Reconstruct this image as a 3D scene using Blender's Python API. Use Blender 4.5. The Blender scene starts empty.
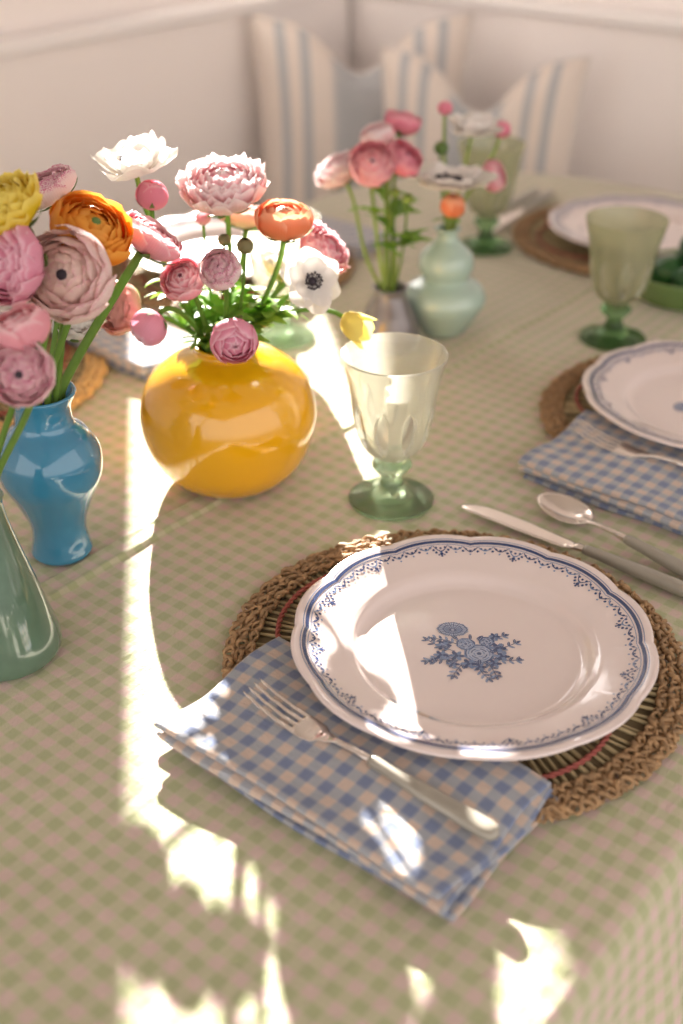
import bpy, bmesh, math, random
from mathutils import Vector, Matrix
rnd = random.Random(7)
PI = math.pi
SC = bpy.context.scene
COL = SC.collection
F_PX = 1190.0; PITCH = math.radians(31.5); CAM_H = 0.58     # heights are above the table top; all is lifted 0.75 at the end
U = Vector((math.sin(math.radians(39.2)), math.cos(math.radians(39.2)), 0))     # along table / left wall
V = Vector((U.y, -U.x, 0))                                                       # across table
YAW = -math.radians(39.2)                                                        # rot z that turns local Y onto U

def ray(px, py):
    dx = (px - 341.5) / F_PX; dy = (py - 512) / F_PX
    return Vector((dx, math.cos(PITCH) - dy * math.sin(PITCH), -math.sin(PITCH) - dy * math.cos(PITCH)))
def G(px, py, z=0.0):
    d = ray(px, py); t = (z - CAM_H) / d.z
    return Vector((d.x * t, d.y * t, z))
def P(px, py, Y):
    d = ray(px, py); t = Y / d.y
    return Vector((d.x * t, Y, CAM_H + d.z * t)), t
def uv2(u, v, z=0): return U * u + V * v + Vector((0, 0, z))

# ---------------------------------------------------------------- materials
def mat(name):
    m = bpy.data.materials.new(name); m.use_nodes = True
    nt = m.node_tree; nt.nodes.clear()
    out = nt.nodes.new('ShaderNodeOutputMaterial')
    return m, nt, out
def node(nt, t, **kw):
    n = nt.nodes.new(t)
    for k, v in kw.items(): setattr(n, k, v)
    return n
def bsdf(nt, col=(.8, .8, .8), rough=.5, metal=0, spec=.5, coat=0, trans=0, sheen=0, sss=0):
    b = nt.nodes.new('ShaderNodeBsdfPrincipled')
    b.inputs['Base Color'].default_value = (*col, 1)
    b.inputs['Roughness'].default_value = rough
    b.inputs['Metallic'].default_value = metal
    b.inputs['Specular IOR Level'].default_value = spec
    b.inputs['Coat Weight'].default_value = coat
    b.inputs['Coat Roughness'].default_value = .04
    b.inputs['Transmission Weight'].default_value = trans
    b.inputs['Sheen Weight'].default_value = sheen
    return b
def mth(nt, op, a, b=None, c=None, clamp=False):
    n = nt.nodes.new('ShaderNodeMath'); n.operation = op; n.use_clamp = clamp
    for i, x in enumerate((a, b, c)):
        if x is None: continue
        if isinstance(x, (int, float)): n.inputs[i].default_value = x
        else: nt.links.new(x, n.inputs[i])
    return n.outputs[0]
def mixc(nt, fac, a, b):
    n = nt.nodes.new('ShaderNodeMix'); n.data_type = 'RGBA'
    for i, x in ((0, fac), (6, a), (7, b)):
        if isinstance(x, (int, float)): n.inputs[i].default_value = x
        elif isinstance(x, tuple): n.inputs[i].default_value = (*x, 1)
        else: nt.links.new(x, n.inputs[i])
    return n.outputs[2]
def sstep(nt, x, a, b):
    n = nt.nodes.new('ShaderNodeMapRange'); n.interpolation_type = 'SMOOTHSTEP'
    nt.links.new(x, n.inputs[0]); n.inputs[1].default_value = a; n.inputs[2].default_value = b
    return n.outputs[0]
def uvxy(nt, name='UVMap'):
    u = node(nt, 'ShaderNodeUVMap', uv_map=name); s = nt.nodes.new('ShaderNodeSeparateXYZ')
    nt.links.new(u.outputs[0], s.inputs[0]); return u.outputs[0], s.outputs[0], s.outputs[1]
def noise(nt, scale, detail=2, vec=None, rough=.5):
    n = nt.nodes.new('ShaderNodeTexNoise'); n.inputs['Scale'].default_value = scale
    n.inputs['Detail'].default_value = detail; n.inputs['Roughness'].default_value = rough
    if vec is None:
        tc = nt.nodes.new('ShaderNodeTexCoord'); vec = tc.outputs['Object']
    nt.links.new(vec, n.inputs['Vector']); return n.outputs['Fac']
def bump(nt, h, b, strength=.3, dist=.001):
    n = nt.nodes.new('ShaderNodeBump'); n.inputs['Strength'].default_value = strength
    n.inputs['Distance'].default_value = dist
    nt.links.new(h, n.inputs['Height']); nt.links.new(n.outputs[0], b.inputs['Normal'])

def simple(name, col, rough=.5, metal=0, coat=0, vary=.06, scale=30, bmp=0, spec=.5):
    m, nt, out = mat(name); b = bsdf(nt, col, rough, metal, spec, coat)
    f = noise(nt, scale, 3)
    dark = tuple(c * (1 - vary) for c in col); lite = tuple(min(1, c * (1 + vary)) for c in col)
    nt.links.new(mixc(nt, f, dark, lite), b.inputs['Base Color'])
    if bmp: bump(nt, noise(nt, scale * 6, 3), b, bmp)
    nt.links.new(b.outputs[0], out.inputs[0]); return m

def gingham(name, pitch, c00, c01, c10, c11, weave=900, bstr=.45):
    m, nt, out = mat(name); b = bsdf(nt, c00, .9, spec=.2, sheen=.35)
    uv, x, y = uvxy(nt)
    wob = mth(nt, 'MULTIPLY', mth(nt, 'SUBTRACT', noise(nt, 14, 2), .5), pitch * .22)
    def band(c):
        t = mth(nt, 'FRACT', mth(nt, 'DIVIDE', mth(nt, 'ADD', c, wob), pitch))
        t = mth(nt, 'ABSOLUTE', mth(nt, 'SUBTRACT', t, .5))
        return sstep(nt, t, .19, .31)
    a = band(x); bb = band(y)
    col = mixc(nt, a, mixc(nt, bb, c00, c01), mixc(nt, bb, c10, c11))
    n2 = noise(nt, 260, 3)
    col = mixc(nt, mth(nt, 'MULTIPLY', n2, .34), col, tuple(c * .70 for c in c01))
    nt.links.new(col, b.inputs['Base Color'])
    mp = nt.nodes.new('ShaderNodeMapping'); mp.inputs['Scale'].default_value = (1, 2.2, 1)
    nt.links.new(uv, mp.inputs[0])
    h = mth(nt, 'ADD', noise(nt, 420, 2, mp.outputs[0]), mth(nt, 'MULTIPLY', noise(nt, 55, 3, mp.outputs[0]), 3.5))
    bump(nt, h, b, bstr, .0012)
    nt.links.new(b.outputs[0], out.inputs[0]); return m

def petal_mat(name, inner, outer, edge=None, edge_w=.25, speck=0, trans=.35, rough=.45):
    """inner/outer: colour of the innermost and the outermost petals; edge: tint along petal rims"""
    m, nt, out = mat(name); b = bsdf(nt, outer, rough, spec=.25)
    _, ux, uy = uvxy(nt); _, lx, ly = uvxy(nt, 'Layer')
    col = mixc(nt, lx, inner, outer)
    veins = mth(nt, 'MULTIPLY', mth(nt, 'SINE', mth(nt, 'MULTIPLY', ux, 90)), .5)
    col = mixc(nt, mth(nt, 'MULTIPLY', mth(nt, 'ADD', veins, .5), .12), col, tuple(c * .8 for c in inner))
    if edge:
        e = sstep(nt, uy, 1 - edge_w, 1)
        if speck:
            n = noise(nt, 22, 2)
            e = mth(nt, 'MULTIPLY', sstep(nt, uy, 1 - edge_w * 2.4, 1), sstep(nt, n, .42, .6))
            e = mth(nt, 'MULTIPLY', e, speck, clamp=True)
        col = mixc(nt, e, col, edge)
    nt.links.new(col, b.inputs['Base Color'])
    tr = nt.nodes.new('ShaderNodeBsdfTranslucent'); nt.links.new(col, tr.inputs[0])
    mx = nt.nodes.new('ShaderNodeMixShader'); mx.inputs[0].default_value = trans
    nt.links.new(b.outputs[0], mx.inputs[1]); nt.links.new(tr.outputs[0], mx.inputs[2])
    nt.links.new(mx.outputs[0], out.inputs[0]); return m

def leafy(name, col, trans=.3):
    m, nt, out = mat(name); b = bsdf(nt, col, .45, spec=.3)
    c = mixc(nt, noise(nt, 60, 3), tuple(x * .75 for x in col), tuple(min(1, x * 1.25) for x in col))
    nt.links.new(c, b.inputs['Base Color'])
    tr = nt.nodes.new('ShaderNodeBsdfTranslucent'); nt.links.new(c, tr.inputs[0])
    mx = nt.nodes.new('ShaderNodeMixShader'); mx.inputs[0].default_value = trans
    nt.links.new(b.outputs[0], mx.inputs[1]); nt.links.new(tr.outputs[0], mx.inputs[2])
    nt.links.new(mx.outputs[0], out.inputs[0]); return m

def glass_mat(name, tint, milk, milkfac=.4, rough=.03):
    m, nt, out = mat(name)
    g = nt.nodes.new('ShaderNodeBsdfGlass'); g.inputs['Color'].default_value = (*tint, 1)
    g.inputs['Roughness'].default_value = rough; g.inputs['IOR'].default_value = 1.45
    b = bsdf(nt, milk, .12, spec=.6, coat=.5)
    c = mixc(nt, noise(nt, 25, 2), tuple(x * .93 for x in milk), milk); nt.links.new(c, b.inputs['Base Color'])
    tr = nt.nodes.new('ShaderNodeBsdfTranslucent'); tr.inputs[0].default_value = (*milk, 1)
    m1 = nt.nodes.new('ShaderNodeMixShader'); m1.inputs[0].default_value = .5
    nt.links.new(b.outputs[0], m1.inputs[1]); nt.links.new(tr.outputs[0], m1.inputs[2])
    m2 = nt.nodes.new('ShaderNodeMixShader'); m2.inputs[0].default_value = milkfac
    nt.links.new(g.outputs[0], m2.inputs[1]); nt.links.new(m1.outputs[0], m2.inputs[2])
    nt.links.new(m2.outputs[0], out.inputs[0]); return m

def pane_mat():
    m, nt, out = mat('window_pane_glass')
    t = nt.nodes.new('ShaderNodeBsdfTransparent'); g = nt.nodes.new('ShaderNodeBsdfGlossy')
    g.inputs['Roughness'].default_value = .02
    fr = nt.nodes.new('ShaderNodeFresnel'); fr.inputs[0].default_value = 1.3
    mx = nt.nodes.new('ShaderNodeMixShader')
    nt.links.new(fr.outputs[0], mx.inputs[0]); nt.links.new(t.outputs[0], mx.inputs[1]); nt.links.new(g.outputs[0], mx.inputs[2])
    nt.links.new(mx.outputs[0], out.inputs[0]); return m

M = {}
M['wall'] = simple('painted_panel', (.95, .88, .84), .55, vary=.02, scale=4)
M['trim'] = simple('painted_trim', (.94, .89, .86), .4, vary=.02, scale=4)
M['ceiling'] = simple('ceiling_paint', (.88, .85, .82), .8, vary=.02, scale=3)
M['floor'] = simple('floor_boards', (.42, .30, .2), .5, vary=.2, scale=6)
M['seat'] = simple('bench_seat_linen', (.78, .72, .66), .9, vary=.05, scale=80, bmp=.2)
M['wood'] = simple('oak', (.5, .34, .2), .45, vary=.15, scale=12)
M['cloth'] = gingham('tablecloth_gingham', .0184, (.66, .49, .45), (.555, .52, .355), (.53, .51, .335), (.415, .445, .24))
M['napkin'] = gingham('napkin_gingham', .0180, (.64, .49, .39), (.37, .38, .41), (.35, .37, .41), (.155, .20, .335))
M['yellow'] = simple('yellow_glaze', (.80, .39, .004), .16, coat=1, vary=.05, scale=10)
M['blue'] = simple('turquoise_blue_glaze', (.04, .22, .36), .13, coat=1, vary=.08, scale=14)
M['green'] = simple('sage_green_glaze', (.10, .17, .115), .12, coat=1, vary=.25, scale=60)
M['celadon'] = simple('celadon_glaze', (.42, .56, .48), .25, coat=.7, vary=.05, scale=20)
M['grey'] = simple('grey_pewter_glaze', (.20, .18, .18), .3, metal=.35, coat=.5, vary=.1, scale=15)
M['plate'] = simple('cream_earthenware', (.79, .675, .64), .17, coat=.7, vary=.015, scale=8)
M['navy'] = simple('navy_print', (.035, .06, .16), .25, vary=.2, scale=200, coat=.6)
M['midblue'] = simple('blue_print', (.17, .24, .40), .25, vary=.25, scale=300, coat=.6)
M['paleblue'] = simple('pale_blue_print', (.42, .46, .58), .25, vary=.15, scale=300, coat=.6)
M['steel'] = simple('steel', (.78, .72, .66), .14, metal=1, vary=.04, scale=20)
M['handle'] = simple('stone_grey_handle', (.34, .315, .26), .28, metal=.15, coat=.5, vary=.06, scale=30)
M['darkhandle'] = simple('dark_olive_handle', (.12, .13, .10), .35, vary=.1, scale=30)
M['braid'] = simple('seagrass_braid', (.37, .225, .11), .7, vary=.95, scale=150, bmp=.5)
M['straw'] = simple('seagrass_spokes', (.46, .36, .19), .7, vary=.45, scale=70, bmp=.3)
M['strawdark'] = simple('mat_backing', (.16, .12, .06), .9, vary=.2, scale=60)
M['twine'] = simple('red_twine', (.36, .09, .07), .7, vary=.3, scale=200)
M['goldbraid'] = simple('golden_straw_braid', (.72, .47, .2), .7, vary=.3, scale=90, bmp=.4)
M['stem'] = leafy('fresh_green_stem', (.17, .30, .05))
M['stemlite'] = leafy('pale_green_stem', (.34, .46, .11), .4)
M['leaf'] = leafy('fresh_leaf', (.22, .40, .06), .5)
M['sepal'] = leafy('green_sepal', (.16, .26, .07))
M['budbrown'] = leafy('brownish_bud', (.20, .18, .08), .1)
M['goblet'] = glass_mat('pale_sage_glass', (.96, .97, .92), (.88, .85, .77), .28)
M['goblet_green'] = glass_mat('sage_green_glass', (.88, .91, .78), (.68, .66, .50), .36)
M['gobfoot'] = glass_mat('pale_sage_glass_foot', (.80, .88, .76), (.42, .48, .36), .22)
M['gobfoot_green'] = glass_mat('green_glass_foot', (.60, .77, .54), (.22, .34, .18), .3)
M['dish'] = simple('green_dish_glaze', (.16, .26, .08), .25, coat=.7, vary=.1, scale=20)
M['fruit'] = simple('dark_green_rind', (.02, .09, .02), .3, vary=.4, scale=40, bmp=.3)
M['pane'] = pane_mat()
def cushion_mat():
    m, nt, out = mat('striped_linen'); b = bsdf(nt, (.8, .75, .68), .95, spec=.1)
    uv, x, y = uvxy(nt)
    ax = mth(nt, 'ABSOLUTE', mth(nt, 'SUBTRACT', x, .5)); ax = mth(nt, 'MULTIPLY', ax, 2)
    def line(c, w):
        d = mth(nt, 'ABSOLUTE', mth(nt, 'SUBTRACT', ax, c)); return mth(nt, 'SUBTRACT', 1, sstep(nt, d, w * .8, w * 1.2))
    s = mth(nt, 'MAXIMUM', line(0, .26), mth(nt, 'MAXIMUM', line(.52, .045), line(.74, .045)))
    col = mixc(nt, s, (.80, .70, .62), (.46, .47, .48))
    nt.links.new(mixc(nt, mth(nt, 'MULTIPLY', noise(nt, 300), .15), col, (.55, .5, .45)), b.inputs['Base Color'])
    bump(nt, noise(nt, 500, 2), b, .3)
    nt.links.new(b.outputs[0], out.inputs[0]); return m
M['cushion'] = cushion_mat()
# petals
PM = {
 'pale':   petal_mat('pale_pink_petals', (.92, .66, .54), (.94, .76, .72), (.82, .38, .50), .04, .7),
 'pink':   petal_mat('pink_petals', (.88, .26, .33), (.92, .44, .50), (.95, .66, .68), .15),
 'rose':   petal_mat('rose_pink_petals', (.80, .14, .24), (.90, .32, .42), (.92, .5, .55), .12),
 'magenta': petal_mat('magenta_tipped_petals', (.88, .52, .56), (.93, .78, .76), (.60, .07, .26), .08, .9),
 'mauve':  petal_mat('mauve_pink_petals', (.80, .24, .38), (.90, .42, .54), (.93, .62, .70), .12),
 'orange': petal_mat('orange_petals', (.80, .22, .015), (.90, .30, .015), (.95, .46, .08), .3),
 'coral':  petal_mat('coral_orange_petals', (.86, .20, .08), (.90, .30, .13), (.95, .5, .3), .3),
 'yellow': petal_mat('yellow_petals', (.86, .60, .01), (.90, .68, .03), (.95, .80, .2), .3),
 'lemon':  petal_mat('lemon_petals', (.86, .74, .22), (.90, .80, .32), None),
 'white':  petal_mat('white_petals', (.88, .84, .78), (.90, .86, .82), None, trans=.3),
 'blush':  petal_mat('blush_petals', (.92, .30, .40), (.93, .66, .66), (.95, .84, .83), .25),
 'peach':  petal_mat('peach_petals', (.80, .42, .32), (.88, .60, .48), (.85, .45, .4), .3),
 'dark':   simple('dark_flower_eye', (.03, .02, .03), .6, vary=.3, scale=300, bmp=.5),
 'wine':   simple('wine_red_flower_eye', (.16, .02, .05), .6, vary=.3, scale=300, bmp=.5),
}

# ---------------------------------------------------------------- mesh building
class MB:
    def __init__(s): s.v = []; s.f = []; s.uv = []; s.lay = []; s.mi = []
    def add(s, verts, faces, uvs=None, lay=0.0, mi=0):
        o = len(s.v); s.v += [tuple(x) for x in verts]
        for f in faces:
            s.f.append(tuple(i + o for i in f)); s.mi.append(mi)
            for i in f:
                s.uv.append(uvs[i] if uvs else (0, 0)); s.lay.append((lay, 0))
    def grid(s, nu, nv, fn, lay=0.0, wrap=False, uvf=None, mi=0):
        """fn(a,b) a,b in 0..1"""
        vs = []; uvs = []
        for j in range(nv + 1):
            for i in range(nu + 1):
                a = i / nu; b = j / nv
                vs.append(fn(a, b)); uvs.append(uvf(a, b) if uvf else (a, b))
        fs = []
        for j in range(nv):
            for i in range(nu):
                p = j * (nu + 1) + i
                fs.append((p, p + 1, p + nu + 2, p + nu + 1))
        s.add(vs, fs, uvs, lay, mi)
    def mesh(s, name, mats, smooth=True, merge=True, flip=False):
        me = bpy.data.meshes.new(name); me.from_pydata(s.v, [], s.f)
        l = me.uv_layers.new(name='UVMap'); l2 = me.uv_layers.new(name='Layer')
        l.data.foreach_set('uv', [c for t in s.uv for c in t]); l2.data.foreach_set('uv', [c for t in s.lay for c in t])
        for m in (mats if isinstance(mats, (list, tuple)) else [mats]): me.materials.append(m)
        me.polygons.foreach_set('material_index', s.mi)
        if merge:
            bm = bmesh.new(); bm.from_mesh(me); bmesh.ops.remove_doubles(bm, verts=bm.verts, dist=1e-6)
            bmesh.ops.dissolve_degenerate(bm, dist=1e-7, edges=bm.edges)
            bmesh.ops.recalc_face_normals(bm, faces=bm.faces); bm.to_mesh(me); bm.free()
        if smooth: me.polygons.foreach_set('use_smooth', [True] * len(me.polygons))
        me.update(); return me

def obj(name, me, parent=None, loc=None, rot=None):
    o = bpy.data.objects.new(name, me); COL.objects.link(o)
    if parent: o.parent = parent
    if loc is not None: o.location = loc
    if rot is not None: o.rotation_euler = rot
    return o
def thing(name, label, cat, loc=(0, 0, 0), rotz=0, group=None):
    o = obj(name, None, None, loc, (0, 0, rotz)); o.empty_display_size = .03
    return tag(o, label, cat, group)
def tag(o, label, cat, group=None):
    o['label'] = label; o['category'] = cat
    if group: o['group'] = group
    return o
def struct(o): o['kind'] = 'structure'; return o

def lathe(mb, prof, n=64, mod=None, mi=0, lay=0):
    """prof: list of (r,z)"""
    def fn(a, b):
        k = b * (len(prof) - 1); r, z = prof[min(len(prof) - 1, round(k))]
        th = a * 2 * PI
        if mod: r, z = mod(th, r, z, round(k))
        return (r * math.cos(th), r * math.sin(th), z)
    mb.grid(n, len(prof) - 1, fn, lay, mi=mi)
def smoothprof(pts, n=6):
    """Catmull-Rom through profile points"""
    out = []
    for i in range(len(pts) - 1):
        p0 = pts[max(0, i - 1)]; p1 = pts[i]; p2 = pts[i + 1]; p3 = pts[min(len(pts) - 1, i + 2)]
        for k in range(n):
            t = k / n
            out.append(tuple(.5 * ((2 * p1[c]) + (-p0[c] + p2[c]) * t + (2 * p0[c] - 5 * p1[c] + 4 * p2[c] - p3[c]) * t * t + (-p0[c] + 3 * p1[c] - 3 * p2[c] + p3[c]) * t ** 3) for c in (0, 1)))
    out.append(pts[-1]); return [(max(0, r), z) for r, z in out]

def tube(mb, pts, rad, n=8, lay=0, mi=0, cap=True):
    pts = [Vector(p) for p in pts]; N = len(pts)
    t0 = (pts[1] - pts[0]).normalized(); ref = Vector((0, 0, 1)) if abs(t0.z) < .9 else Vector((1, 0, 0))
    nrm = t0.cross(ref).normalized(); rings = []
    for i, p in enumerate(pts):
        t = (pts[min(N - 1, i + 1)] - pts[max(0, i - 1)]).normalized()
        nrm = (nrm - t * nrm.dot(t)).normalized(); bn = t.cross(nrm)
        r = rad(i / (N - 1)) if callable(rad) else rad
        rings.append([p + nrm * (math.cos(2 * PI * k / n) * r) + bn * (math.sin(2 * PI * k / n) * r) for k in range(n)])
    vs = [v for r in rings for v in r]; fs = []
    for i in range(N - 1):
        for k in range(n):
            a = i * n + k; b = i * n + (k + 1) % n
            fs.append((a, b, b + n, a + n))
    if cap: fs.append(tuple(range(n - 1, -1, -1))); fs.append(tuple((N - 1) * n + k for k in range(n)))
    mb.add(vs, fs, [(0, 0)] * len(vs), lay, mi)

def box(mb, c, s, R=None, mi=0):
    vs = []
    for x in (-.5, .5):
        for y in (-.5, .5):
            for z in (-.5, .5):
                v = Vector((x * s[0], y * s[1], z * s[2]))
                if R: v = R @ v
                vs.append(v + Vector(c))
    fs = [(0, 1, 3, 2), (4, 6, 7, 5), (0, 4, 5, 1), (2, 3, 7, 6), (0, 2, 6, 4), (1, 5, 7, 3)]
    mb.add(vs, fs, [(v.x, v.y) for v in map(Vector, vs)], mi=mi)
def prism_uv(mb, u0, u1, v0, v1, z0, z1):
    c = uv2((u0 + u1) / 2, (v0 + v1) / 2, (z0 + z1) / 2)
    box(mb, c, (abs(v1 - v0), abs(u1 - u0), abs(z1 - z0)), Matrix.Rotation(YAW, 3, 'Z'))

def boxobj(name, mtl, boxes, parent=None, bevel=.003):
    mb = MB()
    for b in boxes: prism_uv(mb, *b)
    o = obj(name, mb.mesh(name, mtl, smooth=False, merge=False), parent)
    bv = o.modifiers.new('b', 'BEVEL'); bv.width = bevel; bv.segments = 2; bv.limit_method = 'ANGLE'
    return o

# ---------------------------------------------------------------- room
VW, UW = -1.86, 2.31           # inner faces of the upper walls
FL = -.75; CE = 1.75; SILL = .222
u_lo, v_hi = -2.2, 1.6
# window 1 in the left wall, window 2 high in the right wall
W1 = (1.619, 2.068, .30, 1.60); W2 = (-1.84, -1.56, 1.0, 1.68)
struct(boxobj('floor', M['floor'], [(u_lo, UW + .2, VW - .2, v_hi, FL - .1, FL)]))
struct(boxobj('ceiling', M['ceiling'], [(u_lo, UW + .2, VW - .2, v_hi, CE, CE + .1)]))
struct(boxobj('wall_left', M['wall'], [(u_lo, W1[0], VW - .14, VW, FL, CE), (W1[1], UW, VW - .14, VW, FL, CE),
       (W1[0], W1[1], VW - .14, VW, FL, W1[2]), (W1[0], W1[1], VW - .14, VW, W1[3], CE)], bevel=.002))
struct(boxobj('wall_right', M['wall'], [(UW, UW + .14, VW - .14, W2[0], FL, CE), (UW, UW + .14, W2[1], v_hi, FL, CE),
       (UW, UW + .14, W2[0], W2[1], FL, W2[2]), (UW, UW + .14, W2[0], W2[1], W2[3], CE)], bevel=.002))
def framed(n, make_frame, make_pane):
    w = make_frame(); w['kind'] = 'structure'; w.name = 'window_%d' % n; p = make_pane(w); return w
w = boxobj('window_1', M['trim'], [(W1[0] - .0, W1[0] + .012, VW - .1, VW - .05, W1[2], W1[3]), (W1[1] - .012, W1[1], VW - .1, VW - .05, W1[2], W1[3]),
       (W1[0], W1[1], VW - .1, VW - .05, W1[2], W1[2] + .012), (W1[0], W1[1], VW - .1, VW - .05, W1[3] - .03, W1[3])]); struct(w)
boxobj('pane', M['pane'], [(W1[0] + .01, W1[1] - .01, VW - .078, VW - .074, W1[2] + .01, W1[3] - .02)], w, .0005)
w = boxobj('window_2', M['trim'], [(UW + .05, UW + .1, W2[0], W2[0] + .02, W2[2], W2[3]), (UW + .05, UW + .1, W2[1] - .02, W2[1], W2[2], W2[3]),
       (UW + .05, UW + .1, W2[0], W2[1], W2[2], W2[2] + .02), (UW + .05, UW + .1, W2[0], W2[1], W2[3] - .02, W2[3])]); struct(w)
boxobj('pane', M['pane'], [(UW + .074, UW + .078, W2[0] + .01, W2[1] - .01, W2[2] + .01, W2[3] - .01)], w, .0005)
# panelled banquette back with its ledge, against both walls
struct(boxobj('trim_1', M['wall'], [(u_lo, UW - .06, VW, VW + .045, FL, SILL - .045)]))
struct(boxobj('trim_2', M['wall'], [(UW - .045, UW, VW, v_hi, FL, SILL - .045)]))
struct(boxobj('trim_3', M['trim'], [(u_lo, UW, VW, VW + .062, SILL - .045, SILL - .018)], bevel=.008))
struct(boxobj('trim_4', M['trim'], [(UW - .062, UW, VW + .062, v_hi, SILL - .045, SILL - .018)], bevel=.008))
struct(boxobj('baseboard_left', M['trim'], [(u_lo, 1.3, VW + .045, VW + .06, FL, FL + .1)]))
b = thing('banquette_bench', 'built-in corner banquette bench with linen seat under the striped cushions', 'bench', uv2(1.9, -1.5, FL))
b0 = b.location
def local(o, root): o.location = -Vector(root.location); return o
local(boxobj('bench_base', M['wall'], [(-.4, UW - .05, VW + .062, VW + .46, FL, FL + .33), (UW - .46, UW - .05, VW + .46, .4, FL, FL + .33)], b), b)
local(boxobj('seat_pad', M['seat'], [(-.4, UW - .065, VW + .065, VW + .48, FL + .33, FL + .42), (UW - .48, UW - .065, VW + .48, .4, FL + .33, FL + .42)], b, .02), b)

# ---------------------------------------------------------------- table and cloth
TU0, TU1, TV0, TV1, TR = -.55, 1.86, -1.245, -.175, .36
tc_v = (TV0 + TV1) / 2
tb = thing('dining_table', 'long round-cornered dining table hidden under green gingham cloth', 'table', uv2(.65, tc_v, FL))
def table_out(inset, n=16):
    pts = []
    for cu, cv, a0 in ((TU1 - TR, TV1 - TR, 0), (TU0 + TR, TV1 - TR, 90), (TU0 + TR, TV0 + TR, 180), (TU1 - TR, TV0 + TR, 270)):
        for k in range(n + 1):
            a = math.radians(a0 + 90 * k / n); pts.append((cu + (TR - inset) * math.cos(a), cv + (TR - inset) * math.sin(a)))
    return pts
mb = MB(); o = table_out(.004); n = len(o); L0 = Vector(tb.location)
vs = [uv2(a, c, -.006) - L0 for a, c in o] + [uv2(a, c, -.036) - L0 for a, c in o]
mb.add(vs, [tuple(range(n))] + [tuple(range(2 * n - 1, n - 1, -1))] + [(i, i + n, (i + 1) % n + n, (i + 1) % n) for i in range(n)])
obj('tabletop', mb.mesh('tabletop', M['wood'], smooth=False), tb)
for a in (TU0 + .3, TU1 - .3):
    for c in (TV0 + .2, TV1 - .2):
        m2 = MB(); lathe(m2, smoothprof([(0, -.712), (.02, -.712), (.024, -.6), (.035, -.3), (.03, -.12), (.034, 0), (0, 0)], 4), 20)
        obj('leg', m2.mesh('leg', M['wood']), tb, uv2(a, c, -.036) - L0)

def halfw(u):
    d = 0
    if u > TU1 - TR: d = u - (TU1 - TR)
    elif u < TU0 + TR: d = (TU0 + TR) - u
    hw = (TV1 - TV0) / 2
    return hw - TR + math.sqrt(max(0, TR * TR - d * d))
def wr(u, v):      # gentle wrinkles of laid linen
    z = .0007 * math.sin(31 * u + 9 * v + 2 * math.sin(7 * v)) + .0006 * math.sin(47 * v - 13 * u + 1.7 * math.sin(11 * u)) + .0004 * math.sin(83 * u + 61 * v)
    d = v - tc_v
    z += .0022 * (math.tanh((d + .011) / .0012) - math.tanh((d - .012) / .0012)) * .5 + .0010 * math.exp(-((d - .009) / .003) ** 2) + .0010 * math.exp(-((d + .009) / .003) ** 2)
    return z
us = []
for k in range(13): us.append(TU0 + TR * (1 - math.cos(k / 12 * PI / 2)))
x = TU0 + TR
NU = 170
for k in range(1, NU): us.append(TU0 + TR + (TU1 - TU0 - 2 * TR) * k / NU)
for k in range(13): us.append(TU1 - TR + TR * math.sin(k / 12 * PI / 2))
ds = [-1 + 2 * k / 90 for k in range(91)]
seam = [s * .001 for s in (-24, -16, -13.5, -12, -11, -10, -8.5, -6, -3, 0, 3, 6, 8, 9.5, 11, 12, 13, 14.5, 18, 25)]
def rowvals(u):
    h = halfw(u); k = .03
    lo = [-h + (h - k) * (i / 45) for i in range(45)]; hi = [k + (h - k) * ((i + 1) / 45) for i in range(45)]
    return lo + seam + hi
mb = MB(); vs = []; uvs = []; nr = 45 + len(seam) + 45
for u in us:
    for d in rowvals(u):
        vs.append(uv2(u, tc_v + d, wr(u, tc_v + d))); uvs.append((u, tc_v + d))
fs = []
for i in range(len(us) - 1):
    for j in range(nr - 1):
        p = i * nr + j; fs.append((p, p + nr, p + nr + 1, p + 1))
loop = [i * nr for i in range(len(us))] + [(len(us) - 1) * nr + j for j in range(1, nr)] + [i * nr + nr - 1 for i in range(len(us) - 2, -1, -1)] + [j for j in range(nr - 2, 0, -1)]
mb.add(vs, fs, uvs)
# skirt
NL = len(loop); base = [Vector(uvs[i]) for i in loop]; s_len = [0]
for i in range(1, NL): s_len.append(s_len[-1] + (base[i] - base[i - 1]).length)
drops = [(0, 0, 0), (.004, -.0015, .004), (.0085, -.006, .010), (.011, -.014, .018), (.014, -.035, .04), (.018, -.07, .08), (.024, -.12, .13), (.030, -.18, .19), (.036, -.25, .26), (.040, -.31, .32)]
rows = []
for out_, z_, arc in drops:
    row = []; ruv = []
    for i in range(NL):
        tg = (base[(i + 1) % NL] - base[i - 1])
        tg = tg.normalized() if tg.length > 1e-9 else Vector((1, 0)); nrm = Vector((tg.y, -tg.x))
        k = min(1, max(0, (-z_ - .01) / .2)); s = s_len[i]
        # rounded ends flare into folds, straight sides nearly flat
        fold = k * (.016 * math.sin(s * 26 + 1.5 * math.sin(s * 5)) + .005 * math.sin(s * 71))
        c = base[i]; w0 = wr(c.x, c.y)
        q = c + nrm * (out_ + fold)
        row.append(uv2(q.x, q.y, z_ + w0 * max(0, 1 - arc * 30))); e = c + nrm * arc; ruv.append((e.x, e.y))
    rows.append((row, ruv))
vs = [v for r in rows for v in r[0]]; uv_ = [v for r in rows for v in r[1]]
fs = [(k * NL + i, (k + 1) * NL + i, (k + 1) * NL + (i + 1) % NL, k * NL + (i + 1) % NL) for k in range(len(rows) - 1) for i in range(NL)]
mb.add(vs, fs, uv_)
tag(obj('tablecloth', mb.mesh('tablecloth', M['cloth'])), 'pale green and pink gingham tablecloth with a pressed seam down its middle', 'tablecloth')

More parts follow.
